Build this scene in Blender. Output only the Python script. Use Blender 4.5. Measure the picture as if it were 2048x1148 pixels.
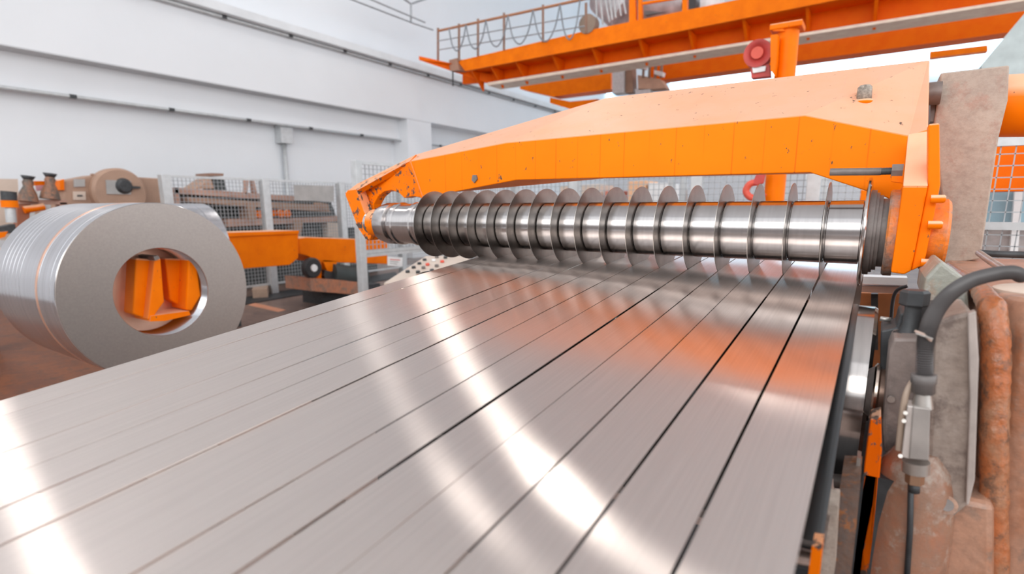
import bpy, bmesh, math, random
from mathutils import Vector, Matrix
random.seed(7)
R = math.radians
# ------------------------------------------------------------------ camera, light, exposure
FPX, YAW, PITCH, ROLL, CY = 1096.53, .58410, .1945, -.0033, 628.65
EYE = 1.5                                     # eye height above the shop floor
S = bpy.context.scene
for o in list(bpy.data.objects): bpy.data.objects.remove(o)
fw = Vector((-math.sin(YAW)*math.cos(PITCH), math.cos(YAW)*math.cos(PITCH), -math.sin(PITCH)))
rt = Vector((math.cos(YAW), math.sin(YAW), 0)); up = rt.cross(fw)
rt, up = math.cos(ROLL)*rt+math.sin(ROLL)*up, -math.sin(ROLL)*rt+math.cos(ROLL)*up
cd = bpy.data.cameras.new('camera'); cam = bpy.data.objects.new('camera', cd); S.collection.objects.link(cam)
cam.matrix_world = Matrix(((rt.x, up.x, -fw.x, 0), (rt.y, up.y, -fw.y, 0), (rt.z, up.z, -fw.z, EYE), (0, 0, 0, 1)))
cd.sensor_width = 36; cd.lens = 36*FPX/2048; cd.shift_y = (CY-574)/2048; cd.clip_start = .02; cd.clip_end = 200
cd.dof.use_dof = True; cd.dof.focus_distance = 1.4; cd.dof.aperture_fstop = 3.0
S.camera = cam
w = bpy.data.worlds.new('world'); S.world = w; w.use_nodes = True
w.node_tree.nodes['Background'].inputs[0].default_value = (.93, .965, 1, 1)
w.node_tree.nodes['Background'].inputs[1].default_value = 1.15
S.view_settings.view_transform = 'Standard'; S.view_settings.look = 'None'
S.view_settings.exposure = 0.5; S.view_settings.gamma = 1
def area(loc, sx, sy, energy, col, rot=(0, 0, 0)):
    l = bpy.data.lights.new('fill_light', 'AREA'); l.shape = 'RECTANGLE'; l.size = sx; l.size_y = sy  # area fills out of view, not fixtures on the ceiling
    l.energy = energy; l.color = col
    o = bpy.data.objects.new('fill_light', l); o.location = loc; o.rotation_euler = rot; S.collection.objects.link(o)
area((5.5, 2, 6), 8, 5, 120, (1, .95, .9), (0, R(50), 0))
area((-1, -7.3, 5.5), 12, 3.2, 300, (1, .97, .93), (R(72), 0, 0))  # unseen fill added behind the camera to brighten the orange fronts
# ------------------------------------------------------------------ helpers
def ray(x, y): return rt*((x-1024)/FPX) - up*((y-CY)/FPX) + fw
def at(x, y, X=None, Y=None, Z=None):         # point of a plane (in metres from the eye) that a place in the photo shows
    d = ray(x, y)
    t = X/d.x if X is not None else Y/d.y if Y is not None else Z/d.z
    return d*t
def V(*a): return Vector(a)
class MB:
    def __init__(s): s.b = bmesh.new()
    def poly(s, pts, ext):                    # prism: outline pts swept along ext
        ext = Vector(ext); a = [s.b.verts.new(p) for p in pts]; c = [s.b.verts.new(Vector(p)+ext) for p in pts]; n = len(pts)
        s.b.faces.new(a); s.b.faces.new(c[::-1])
        for i in range(n): s.b.faces.new((a[i], c[i], c[(i+1) % n], a[(i+1) % n]))
        return s
    def box(s, a, b):
        x0, y0, z0 = a; x1, y1, z1 = b
        return s.poly([(x0, y0, z0), (x1, y0, z0), (x1, y0, z1), (x0, y0, z1)], (0, y1-y0, 0))
    def bar(s, p, q, w_, h_=None, upv=(0, 0, 1)):
        p, q = Vector(p), Vector(q); h_ = h_ or w_; d = (q-p).normalized(); u = Vector(upv)
        if abs(d.dot(u)) > .95: u = Vector((0, 1, 0))
        sd = d.cross(u).normalized(); u = sd.cross(d)
        return s.poly([p+sd*w_/2*a+u*h_/2*b for a, b in ((-1, -1), (1, -1), (1, 1), (-1, 1))], q-p)
    def tube(s, pts, r, n=10, cap=True):
        pts = [Vector(p) for p in pts]; rs = r if isinstance(r, (list, tuple)) else [r]*len(pts); rings = []
        prev = None
        for i, p in enumerate(pts):
            d = (pts[min(i+1, len(pts)-1)]-pts[max(i-1, 0)]).normalized()
            if prev is None:
                u = Vector((0, 0, 1)) if abs(d.z) < .9 else Vector((0, 1, 0)); a = d.cross(u).normalized()
            else: a = (prev-d*prev.dot(d)).normalized()
            prev = a; c = d.cross(a)
            rings.append([s.b.verts.new(p+(a*math.cos(k*2*math.pi/n)+c*math.sin(k*2*math.pi/n))*rs[i]) for k in range(n)])
        for A, B in zip(rings, rings[1:]):
            for k in range(n): f = s.b.faces.new((A[k], A[(k+1) % n], B[(k+1) % n], B[k])); f.smooth = n > 6
        if cap: s.b.faces.new(rings[0][::-1]); s.b.faces.new(rings[-1])
        return s
    def lathe(s, prof, c, axis='X', n=64):    # prof: (along axis, radius); closed loop when the first point repeats at the end
        c = Vector(c); rings = []
        for a, r in prof:
            ring = []
            for k in range(n):
                t = 2*math.pi*k/n; u, v = r*math.cos(t), r*math.sin(t)
                p = {'X': (a, u, v), 'Y': (u, a, v), 'Z': (u, v, a)}[axis]
                ring.append(s.b.verts.new(c+Vector(p)))
            rings.append(ring)
        for A, B in zip(rings, rings[1:]):
            for k in range(n): s.b.faces.new((A[k], A[(k+1) % n], B[(k+1) % n], B[k]))
        if prof[0] == prof[-1]: pass
        else:
            s.b.faces.new(rings[0][::-1]); s.b.faces.new(rings[-1])
        return s
    def smooth(s, ang=35):
        s.b.normal_update()
        for f in s.b.faces: f.smooth = True
        for e in s.b.edges:
            if len(e.link_faces) == 2 and e.calc_face_angle(0) > R(ang): e.smooth = False
        return s
def wloc(o):
    v = Vector(o.location)
    while o.parent: o = o.parent; v += Vector(o.location)
    return v
def tagit(o, label=None, cat=None, group=None, kind=None):
    for k, v in (('label', label), ('category', cat), ('group', group), ('kind', kind)):
        if v: o[k] = v
    return o
def obj(name, mb, mat, parent=None, label=None, cat=None, group=None, kind=None, bev=0, sm=None):
    if sm: mb.smooth(sm)
    bmesh.ops.remove_doubles(mb.b, verts=mb.b.verts, dist=1e-6)
    bmesh.ops.recalc_face_normals(mb.b, faces=mb.b.faces)
    vs = [v.co.copy() for v in mb.b.verts]
    if parent is None:
        org = Vector(((min(v.x for v in vs)+max(v.x for v in vs))/2, (min(v.y for v in vs)+max(v.y for v in vs))/2, min(v.z for v in vs)))
        loc = org+Vector((0, 0, EYE))
    else:
        loc = Vector((0, 0, 0)); org = wloc(parent)-Vector((0, 0, EYE))
    for v in mb.b.verts: v.co -= org
    me = bpy.data.meshes.new(name); mb.b.to_mesh(me); mb.b.free()
    me.materials.append(mat)
    o = bpy.data.objects.new(name, me); o.location = loc; S.collection.objects.link(o); o.parent = parent
    if bev:
        m = o.modifiers.new('bevel', 'BEVEL'); m.width = bev; m.segments = 2; m.limit_method = 'ANGLE'; m.angle_limit = R(40)
    return tagit(o, label, cat, group, kind)
def thing(name, loc, label, cat, group=None, kind=None):
    o = bpy.data.objects.new(name, None); o.empty_display_size = .1
    o.location = Vector(loc)+Vector((0, 0, EYE)); S.collection.objects.link(o)
    return tagit(o, label, cat, group, kind)
def twin(src, parent, off, label=None):       # a copy of a part with its sub-parts, sharing mesh data
    c = src.copy(); S.collection.objects.link(c); c.parent = parent; c.location = Vector(src.location)+Vector(off)
    if label: c['label'] = label
    for g in list(src.children):
        d = g.copy(); S.collection.objects.link(d); d.parent = c
    return c
def pz(px, Y, th, mb=None):                   # prism whose front face stands in the plane Y, th metres deep
    return (mb or MB()).poly([at(x, y, Y=Y) for x, y in px], (0, th, 0))
def px_(px, X, th, mb=None):
    return (mb or MB()).poly([at(x, y, X=X) for x, y in px], (th, 0, 0))
# ------------------------------------------------------------------ materials
class NT:
    def __init__(s, name):
        s.m = bpy.data.materials.new(name); s.m.use_nodes = True; s.t = s.m.node_tree; s.p = s.t.nodes['Principled BSDF']; s.c = None
    def n(s, ty, **k):
        x = s.t.nodes.new(ty)
        for a, b in k.items(): setattr(x, a, b)
        return x
    def l(s, a, b): s.t.links.new(a, b)
    def co(s, scale=(1, 1, 1)):
        g = s.n('ShaderNodeNewGeometry'); m = s.n('ShaderNodeMapping'); m.inputs['Scale'].default_value = scale
        s.l(g.outputs['Position'], m.inputs['Vector']); return m.outputs[0]
    def noise(s, sc, detail=4, scale=(1, 1, 1), rough=.55):
        x = s.n('ShaderNodeTexNoise'); x.inputs['Scale'].default_value = sc; x.inputs['Detail'].default_value = detail; x.inputs['Roughness'].default_value = rough
        s.l(s.co(scale), x.inputs['Vector']); return x.outputs[0]
    def ramp(s, f, stops):
        x = s.n('ShaderNodeValToRGB'); e = x.color_ramp.elements
        for i, (p, c) in enumerate(stops):
            el = e[i] if i < 2 else e.new(p)
            el.position = p; el.color = (*c, 1) if isinstance(c, tuple) else (c, c, c, 1)
        s.l(f, x.inputs[0]); return x.outputs[0]
    def mix(s, f, a, b):
        x = s.n('ShaderNodeMix', data_type='RGBA')
        for sock, v in ((x.inputs[0], f), (x.inputs[6], a), (x.inputs[7], b)):
            if isinstance(v, tuple): sock.default_value = (*v, 1)
            elif isinstance(v, (int, float)): sock.default_value = v
            else: s.l(v, sock)
        return x.outputs[2]
    def math(s, op, a, b=0.):
        x = s.n('ShaderNodeMath', operation=op)
        for i, v in enumerate((a, b)):
            if isinstance(v, (int, float)): x.inputs[i].default_value = v
            else: s.l(v, x.inputs[i])
        return x.outputs[0]
    def bump(s, f, st, dist=.01):
        x = s.n('ShaderNodeBump'); x.inputs['Strength'].default_value = st; x.inputs['Distance'].default_value = dist
        s.l(f, x.inputs['Height']); s.l(x.outputs[0], s.p.inputs['Normal'])
    def set(s, **k):
        for a, v in k.items():
            sock = s.p.inputs[a.replace('_', ' ')]
            if isinstance(v, tuple): sock.default_value = (*v, 1)
            elif isinstance(v, (int, float)): sock.default_value = v
            else: s.l(v, sock)
        return s
def plain(name, c, rough=.5, metal=0., var=.12, sc=6, bump=0, spec=.5):
    m = NT(name); f = m.noise(sc, 5)
    lo = tuple(max(0, v*(1-var)) for v in c); hi = tuple(min(1, v*(1+var)) for v in c)
    m.set(Base_Color=m.ramp(f, [(.3, lo), (.7, hi)]), Roughness=rough, Metallic=metal); m.p.inputs['Specular IOR Level'].default_value = spec
    if bump: m.bump(f, bump)
    return m.m
def paint(name, c=(1., .215, .0), dust_glare=(.86, .56, .38), dust_glare_amt=.85, chips=.665, chipcol=(.10, .07, .055), disc_shade_lines=0, rough=.42, dark=(.8, .13, 0)):
    m = NT(name)
    base = m.mix(m.ramp(m.noise(5, 4), [(.35, 0.), (.7, .5)]), c, dark)
    if disc_shade_lines:
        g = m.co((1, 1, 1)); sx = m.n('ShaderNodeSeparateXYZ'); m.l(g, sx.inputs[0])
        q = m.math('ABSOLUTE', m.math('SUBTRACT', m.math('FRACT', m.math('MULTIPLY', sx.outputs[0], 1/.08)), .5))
        ln = m.math('MULTIPLY', m.ramp(q, [(.0, .75), (.035, 0.)]), m.ramp(m.noise(14, 3, (1, 1, .3)), [(.35, 0.), (.65, .8)]))  # disc shadows and reflections painted into the beam colour as thin lines
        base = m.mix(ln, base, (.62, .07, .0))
    geo = m.n('ShaderNodeNewGeometry'); sz = m.n('ShaderNodeSeparateXYZ'); m.l(geo.outputs['Normal'], sz.inputs[0])
    dn = m.math('MULTIPLY', m.ramp(sz.outputs[2], [(.15, 0.), (.5, dust_glare_amt)]), m.ramp(m.noise(9, 5), [(.1, .75), (.6, 1.)]))  # dust and skylight glare on upward faces, both put into the colour
    base = m.mix(dn, base, dust_glare)
    ch = m.ramp(m.noise(38, 6, (1, 1, .7), .7), [(chips, 0.), (chips+.03, 1.)])
    base = m.mix(ch, base, chipcol)
    m.set(Base_Color=base, Roughness=rough); m.bump(ch, .25, .002); m.p.inputs['Specular IOR Level'].default_value = .12
    return m.m
def steel(name, c=(.62, .60, .59), rough=.22, aniso=0., tangent=None, streak=(1, 1, 1), var=.1, sc=60, bump=0):
    m = NT(name); f = m.noise(sc, 4, streak)
    lo = tuple(v*(1-var) for v in c); hi = tuple(min(1, v*(1+var)) for v in c)
    m.set(Base_Color=m.ramp(f, [(.3, lo), (.7, hi)]), Metallic=1., Roughness=rough)
    if aniso:
        m.p.inputs['Anisotropic'].default_value = aniso
        cx = m.n('ShaderNodeCombineXYZ')
        for i in range(3): cx.inputs[i].default_value = tangent[i]
        m.l(cx.outputs[0], m.p.inputs['Tangent'])
    if bump: m.bump(f, bump, .001)
    return m.m
def emit(name, c, st):
    m = NT(name); m.set(Base_Color=c, Emission_Color=c, Emission_Strength=st); return m.m
ORANGE = paint('orange_enamel')
BEAMO = paint('orange_beam_enamel', c=(1., .232, .0), disc_shade_lines=1, chips=.64, dark=(.96, .19, 0), dust_glare=(.76, .45, .32))
CHIPPED = paint('chipped_orange_enamel', chips=.56, chipcol=(.09, .075, .07), dust_glare=(.80, .42, .24))
CRANEO = paint('crane_orange', c=(.93, .16, .0), dust_glare_amt=0, chips=.9, dark=(.85, .1, 0), rough=.5)
WALL = plain('white_wall_paint', (.86, .88, .91), .8, var=.02, sc=.6)
WALLD = plain('soffit_shade_grey', (.60, .61, .63), .8, var=.03, sc=.6)  # shadow under the projecting wall, put into a darker grey
CEIL = plain('white_ceiling_paint', (.86, .88, .9), .8, var=.02)
CONC = plain('runway_concrete', (.80, .82, .84), .8, var=.05, sc=2)
def brushed(name, c, lat, lon, tang, streak, sc=8, var=.06, wide=.72, lat2=.06, fill=.22):
    # brushed metal: narrow lobe along the grain, broad lobe across it
    m = NT(name); f = m.noise(sc, 4, streak); t = m.t; t.nodes.remove(m.p)
    col = m.ramp(f, [(.3, tuple(v*(1-var) for v in c)), (.7, tuple(min(1, v*(1+var)) for v in c))])
    cx = m.n('ShaderNodeCombineXYZ')
    for i in range(3): cx.inputs[i].default_value = tang[i]
    out = []
    for L in (lat, lat2):
        al = math.sqrt(L*lon); an = 1-math.sqrt(lon/L)
        g = m.n('ShaderNodeBsdfAnisotropic', distribution='BECKMANN')
        m.l(col, g.inputs['Color']); g.inputs['Roughness'].default_value = math.sqrt(al); g.inputs['Anisotropy'].default_value = an
        m.l(cx.outputs[0], g.inputs['Tangent']); out.append(g)
    mx = m.n('ShaderNodeMixShader'); mx.inputs[0].default_value = 1-wide
    m.l(out[0].outputs[0], mx.inputs[1]); m.l(out[1].outputs[0], mx.inputs[2])
    g = m.n('ShaderNodeBsdfAnisotropic', distribution='GGX'); m.l(col, g.inputs['Color']); g.inputs['Roughness'].default_value = .6
    m2 = m.n('ShaderNodeMixShader'); m2.inputs[0].default_value = fill
    m.l(mx.outputs[0], m2.inputs[1]); m.l(g.outputs[0], m2.inputs[2]); mx = m2
    m.l(mx.outputs[0], t.nodes['Material Output'].inputs['Surface'])
    return m.m
STRIP = brushed('brushed_strip_steel', (.745, .67, .63), 0.42, .014, (0, math.cos(.1022), math.sin(.1022)), (60, .6, 1))
SHAFT = steel('turned_spacer_steel', (.47, .445, .44), .20, .5, (1, 0, 0), (12, 1, 1), .05, 8)
DISC = steel('ground_disc_steel', (.34, .315, .295), .3, 0, None, (1, 1, 1), .12, 25)
DISCR = steel('disc_rim_steel', (.66, .63, .60), .2)
COILM = steel('coil_wrap_steel', (.56, .56, .585), .22, .8, (1, 0, 0), (14, .1, .1), .13, 5)
COILF = steel('coil_edge_steel', (.42, .375, .35), .42, 0, None, (1, 1, 1), .05, 90)
GALV = plain('galvanised_post', (.60, .62, .63), .4, .35, .1, 12)
WIRE = plain('fence_wire', (.42, .44, .46), .5, .2)
DARK = plain('black_iron', (.055, .058, .062), .5, .3, .3, 30)
GREYI = plain('grey_cast_iron', (.20, .175, .165), .5, .35, .25, 25, .1)
ROLLM = steel('deflector_roll_steel', (.50, .46, .44), .16, .6, (1, 0, 0), (8, 1, 1), .1, 10)
GUIDE = steel('dark_guide_plate', (.17, .18, .185), .2, 0, None, (30, .5, 1), .2, 6)
TAN = plain('tan_machine_paint', (.44, .28, .20), .6, 0, .12, 3)
PINK = plain('brown_machine_paint', (.50, .30, .23), .6, 0, .2, 6)
BEIGE = plain('beige_enamel', (.68, .56, .47), .5, 0, .06)
def rusty(name, a, b, c, sc=9, thr=.5, rough=.4):
    m = NT(name); base = m.mix(m.ramp(m.noise(sc, 6, (1, 1, .6), .65), [(thr-.06, 0.), (thr+.07, 1.)]), a, b)
    base = m.mix(m.ramp(m.noise(sc*3.3, 6, (1, 1, .8), .7), [(.53, 0.), (.64, .85)]), base, c)
    base = m.mix(m.ramp(m.noise(sc*9, 5, (1, 1, 1), .7), [(.3, .35), (.6, 0.)]), base, tuple(v*.45 for v in c))
    m.set(Base_Color=base, Roughness=rough); m.bump(m.noise(sc*5, 6), .55, .006); return m.m
HOUSE = rusty('worn_pink_housing_paint', (.50, .27, .18), (.40, .16, .08), (.26, .18, .14), 6, .55, .36)
HOUSEG = rusty('worn_grey_housing_paint', (.38, .305, .26), (.30, .23, .19), (.19, .14, .12), 7, .5, .5)
WELD = rusty('rusty_edge_paint', (.50, .15, .05), (.42, .20, .11), (.16, .09, .06), 14, .5, .2)
ARMG = rusty('greyish_pink_arm_paint', (.50, .415, .345), (.45, .37, .31), (.44, .29, .23), 5, .5, .6)
FLOORM = rusty('stained_shop_floor', (.30, .20, .16), (.22, .15, .125), (.15, .11, .1), 1.6, .5, .45)
RUSTF = rusty('rusty_floor_plates', (.27, .09, .035), (.20, .075, .04), (.12, .06, .04), 3, .5, .5)
RED = plain('red_paint', (.55, .06, .05), .5, 0, .25)
REDB = plain('bright_red_paint', (.75, .1, .06), .5)
WHITE = plain('white_enamel', (.85, .85, .85), .4)
BLACK = plain('black_plastic', (.03, .03, .033), .45)
HOSEM = plain('grey_corrugated_hose', (.085, .078, .078), .38)
ZINC = plain('zinc_fitting', (.48, .45, .42), .35, .8, .15, 30)
GLASSB = plain('bluish_glazing', (.30, .45, .52), .2)
WINE = emit('bright_window_light', (.50, .80, 1), 3.2)
LAMPE = [emit('lamp_diffuser', (1, .955, .90), v) for v in (40., 10., 26., 16.)]
GREYP = plain('grey_panel_sheet', (.42, .41, .40), .6)
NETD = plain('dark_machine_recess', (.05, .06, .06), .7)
# ------------------------------------------------------------------ setting
F = -EYE
obj('floor', MB().box((-12.2, -6, F-.2), (9, 27, F)), FLOORM, kind='structure')
obj('wall_left', MB().box((-12.3, -6, F), (-12, 27, 9.8)), WALL, kind='structure')
obj('wall_back', MB().box((-12.3, 27, F), (9, 27.3, 9.8)), WALL, kind='structure')
obj('wall_front', MB().box((-12.3, -8, F), (9, -7.7, 1.6)), plain('dim_rear_wall', (.42, .39, .38), .8), kind='structure')
obj('ceiling', MB().box((-12.3, -6, 9.6), (9, 27.3, 9.8)), CEIL, kind='structure')
# projecting wall with the crane runway: bottom edge and top ledge
zA = at(0, 90, X=-11.4).z; zin = at(0, 104, Z=zA).x
zT = at(600, 78, X=-11.4).z
pil = at(862, 245, X=-11.4)
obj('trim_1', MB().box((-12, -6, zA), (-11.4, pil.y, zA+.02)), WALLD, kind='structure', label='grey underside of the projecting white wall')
mbw = MB().poly([(-12, -6, zA+.02), (-11.4, -6, zA+.02), (-11.4, -6, zT), (-11.55, -6, zT+.03), (-12, -6, zT+.03)], (0, 33, 0))
obj('wall_upper', mbw, WALL, kind='structure', label='white upper wall that projects above the grey shadow line')
zL = at(820, 121, X=-11.15).z
obj('trim_2', MB().box((-12, -6, zL-.16), (-11.15, 27, zL)), CONC, kind='structure', label='pale crane runway ledge along the upper wall')
zb = at(300, 213, X=-11.75).z
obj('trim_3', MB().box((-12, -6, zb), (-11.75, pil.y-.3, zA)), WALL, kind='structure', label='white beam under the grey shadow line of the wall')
obj('column_1', MB().box((-12, pil.y-1.0, F), (-11.4, pil.y, zA)), WALL, kind='structure', label='square white wall column left of the orange arm')
def pipe_run(nm, pts, r, label, nclip, cat='pipe'):
    t = thing(nm, pts[0], label, cat)
    obj('tube', MB().tube(pts, r, 8), GALV, t)
    c = None
    for k in range(nclip):
        p = Vector(pts[0]).lerp(Vector(pts[-1]), (k+.5)/nclip); off = .03
        if c is None: c0 = p; c = obj('clip', MB().box(p-V(.035, .05, .03), p+V(.035, .05, .03)), DARK, t)
        else: twin(c, t, p-c0)
zc = at(300, 212, X=-11.7).z-.02
pipe_run('wall_conduit', [V(-11.68, -3, zc), V(-11.68, 16, zc)], .03, 'thin dark conduit running along the white wall below the shadow line', 12)
zr = at(600, 78, X=-11.33).z
pipe_run('runway_conductor', [V(-11.33, -3, zr), V(-11.33, 24, zr)], .035, 'thin grey conductor rail high on the wall below the crane runway', 18, 'rail')
pt = at(565, 250, X=-11.9)
t = thing('downpipe', V(-11.9, pt.y, F), 'vertical grey pipe with bracket on the lower white wall', 'pipe')
obj('tube', MB().tube([V(-11.9, pt.y, F), V(-11.9, pt.y, pt.z-.3)], .055, 10), GALV, t)
obj('bracket', MB().box(V(-11.995, pt.y-.16, pt.z-.42), V(-11.75, pt.y+.16, pt.z-.02)), GALV, t)
# high ceiling wires near the runway
t = thing('ceiling_cable', at(700, 0, X=-11.2), 'thin grey stay wires dropping to the upper wall left of the crane', 'cable')
obj('wire', MB().tube([at(690, -6, X=-11.0), at(830, 48, X=-11.0), at(866, 60, X=-11.0)], .02, 6), WIRE, t)
obj('wire', MB().tube([at(730, -6, X=-10.9), at(850, 45, X=-10.9)], .02, 6), WIRE, t)
obj('hanger', MB().tube([at(800, -8, X=-10.95), at(822, 8, X=-10.95), at(822, 45, X=-10.95)], .03, 6), WIRE, t)
obj('hanger', MB().tube([at(822, 8, X=-10.95), at(856, -4, X=-10.95)], .03, 6), WIRE, t)
# far wall: a window band and a wall bay opposite
YB = 26.8
for i, (x0, x1) in enumerate(((1100, 1225), (1340, 1700), (1710, 2048), (2058, 2300))):
    a = at(x0, 168-.126*(x0-1340) if x0 > 1200 else 190, Y=YB); b = at(x1, 75, Y=YB)
    zt = at(1700, 88, Y=YB).z; zbm = at(1700, 160, Y=YB).z
    obj('window_%d' % (i+1), MB().box((a.x, YB, zbm), (b.x, YB+.15, zt)), WINE, kind='structure')
# rows of luminaires across the hall
def lamp(y, x0, x1, z, wd, lab, em):
    t = thing('strip_luminaire', V((x0+x1)/2, y, z), lab, 'lamp')
    obj('housing', MB().box((x0, y-wd/2-.06, z+.02), (x1, y+wd/2+.06, z+.14)), WHITE, t)
    obj('diffuser', MB().box((x0+.05, y-wd/2, z-.01), (x1-.05, y+wd/2, z+.02)), em, t)
for em, (x, y, ln, wd, lab) in zip(LAMPE, ((-5.9, 9.4, 1.3, .36, 'white ceiling luminaire nearest to the crane bridge'), (-7.6, 8.0, 1.2, .36, 'white ceiling luminaire nearest to the left wall, above the coil fence'),
                     (-10.5, 1.35, 1.6, .5, 'white ceiling luminaire high above the large coil'), (-3.0, 16.5, 1.6, .3, 'white ceiling luminaire beyond the crane bridge'))):
    lamp(y, x-ln/2, x+ln/2, 8.2, wd, lab, em)
# ------------------------------------------------------------------ steel strips
TAN_ = math.tan(.1022); A = 1.5838; Z0 = -.166
def sz(y): return Z0+TAN_*(y-A) if y < 1.601 else Z0+TAN_*.0162+.062*(y-1.6)
gaps = [.0042, .0040, .0034, .0022, .0052, .0022, .0026, .0020, .0036, .0022, .0020, .0036, .0020]
edges = [-.027]+[-.108-.08*k for k in range(13)]+[-1.150]
ordn = ['rightmost', 'second', 'third', 'fourth', 'fifth', 'sixth', 'seventh', 'eighth', 'ninth', 'tenth', 'eleventh', 'twelfth', 'thirteenth', 'fourteenth and leftmost']
for k in range(14):
    xr = edges[k]-(gaps[k-1]/2 if k else 0); xl = edges[k+1]+(gaps[k]/2 if k < 13 else 0)
    dz = random.uniform(-.0012, .0012); tl = random.uniform(-.006, .006)
    if k in (0,): dz = 0; tl = 0
    ys = [-1.6, -1.0, -.5, 0, .25, .5, .75, 1.0, 1.25, 1.45, 1.6, 1.7, 1.9, 2.1, 2.3, 2.36, 2.38, 2.38]
    zs = [sz(y) for y in ys[:14]]+[sz(2.3)-.04, sz(2.3)-.12, F+.55]
    b = MB(); top = []
    for y, z in zip(ys, zs):
        wv = .0006*math.sin(y*3.1+k*2.3)
        row = []
        for u in (0, .5, 1):
            x = xl+(xr-xl)*u
            row.append(V(x, y, z+dz+wv+tl*(x-(xl+xr)/2)))
        top.append([b.b.verts.new(p) for p in row]+[b.b.verts.new(p-V(0, .0004 if y > 2.3 else 0, .0011)) for p in row[::-1]])
    for P, Q in zip(top, top[1:]):
        for j in range(6): b.b.faces.new((P[j], P[(j+1) % 6], Q[(j+1) % 6], Q[j]))
    b.b.faces.new(top[0][::-1]); b.b.faces.new(top[-1])
    lab = ('bright brushed steel strip, %s' % ordn[k])+(' counting from the right edge of the sheet' if k else ' of the sheet, beside the deflector roll')
    obj('steel_strip', b, STRIP, label=lab, cat='steel strip', group='slit steel strips side by side', sm=30)
# ------------------------------------------------------------------ separator shaft
CX = V(0, A, -.065); CZ = -.065; DR = .1205; SR = .0765
sh = thing('separator_shaft', V(-.7, A, CZ-.12), 'horizontal steel separator shaft with thin discs standing in the strip slits', 'shaft')
dx = [-.108-.08*j for j in range(17)]
def disc_mb(x): return MB().lathe([(-.0015, SR-.004), (-.0015, DR-.014), (-.0008, DR), (.0008, DR), (.0015, DR-.014), (.0015, SR-.004), (-.0015, SR-.004)], V(x, A, CZ), 'X', 96)
d0 = obj('separator_disc', disc_mb(dx[0]), DISC, sh, sm=35)
for j in range(1, 17): twin(d0, sh, (dx[j]-dx[0], 0, 0))
def sleeve(x0, x1, r=SR): 
    g = .0025
    return MB().lathe([(0, r-.03), (0, r-.006), (g, r-.006), (g, r-.0015), (g+.0015, r), (x1-x0-g-.0015, r), (x1-x0-g, r-.0015), (x1-x0-g, r-.006), (x1-x0, r-.006), (x1-x0, r-.03), (0, r-.03)], V(x0, A, CZ), 'X', 72)
s0 = obj('spacer_sleeve', sleeve(dx[1]+.0016, dx[0]-.0016), SHAFT, sh, sm=30)
for j in range(1, 16): twin(s0, sh, (dx[j]-dx[0], 0, 0))
obj('spacer_sleeve', sleeve(dx[0]+.0016, -.030), SHAFT, sh, sm=30, label='steel sleeve at the right end against the large flange')
e0 = dx[16]-.0016
KS = (e0-at(767, 445, Y=A).x)/.176
obj('end_collar', MB().lathe([(a_*KS, r_) for a_, r_ in [(0, .04), (0, SR+.004), (-.03, SR+.004), (-.033, SR+.001), (-.040, SR+.001), (-.043, SR+.006), (-.052, SR+.006), (-.055, SR), (-.10, SR), (-.103, SR+.005), (-.112, SR+.005), (-.115, SR), (-.128, SR-.004), (-.130, SR+.004), (-.15, SR+.004), (-.17, SR-.004), (-.176, SR-.02), (-.176, .04)][::-1]], V(e0, A, CZ), 'X', 72), SHAFT, sh, sm=30, label='grooved steel collar at the left end')
obj('core_shaft', MB().lathe([(-1.74, .045), (.11, .045)], V(0, A, CZ), 'X', 40), SHAFT, sh, sm=30)
obj('flange', MB().lathe([(-.030, .04), (-.030, .128), (-.028, .130), (-.024, .130), (-.022, .128), (-.020, .115), (-.020, .04)], V(0, A, CZ), 'X', 96), ROLLM, sh, sm=30, label='large polished flange at the right end')
obj('stepped_collar', MB().lathe([(-.020, .04), (-.020, .10), (-.010, .10), (-.010, .094), (-.004, .094), (-.004, .088), (.004, .088), (.004, .08), (.016, .08), (.016, .04)], V(0, A, CZ), 'X', 72), GREYI, sh, sm=30)
# ------------------------------------------------------------------ orange arm
YF = 1.66
arm = thing('hold_down_arm', V(-.7, 1.8, CZ), 'large arched orange steel arm spanning above the disc shaft', 'machine arm')
Ft = [at(720, 366, Y=YF), at(820, 322, Y=YF), at(1012, 285, Y=YF), at(1610, 230, Y=YF), at(1818, 271, Y=YF)]
Fb = [at(752, 420, Y=YF), at(845, 396, Y=YF), at(1033, 360, Y=YF), at(1620, 345, Y=YF), at(1772, 395, Y=YF)]
Bt = [at(700, 376, Y=1.69), at(832, 309, Y=1.72), at(1215, 195, Y=1.98), at(1700, 138, Y=1.98), at(1857, 120, Y=1.98)]
b = MB()
Bb = [V(p.x, p.y, q.z+.012) for p, q in zip(Bt, Fb)]
rings = []
for i in range(1, 5):
    rings.append([b.b.verts.new(p) for p in (Fb[i], Ft[i], Bt[i], Bb[i])])
rings.append([b.b.verts.new(p) for p in (at(1852, 440, Y=YF), at(1856, 258, Y=YF), Bt[4]+V(.003, 0, 0), Bb[4]+V(.003, 0, 0))])
for P, Q in zip(rings, rings[1:]):
    for j in range(4):
        b.b.faces.new((P[j], P[(j+1) % 4], Q[(j+1) % 4], Q[j]))
b.b.faces.new(rings[0][::-1]); b.b.faces.new(rings[-1])
obj('beam', b, BEAMO, arm, bev=.004)
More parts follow.
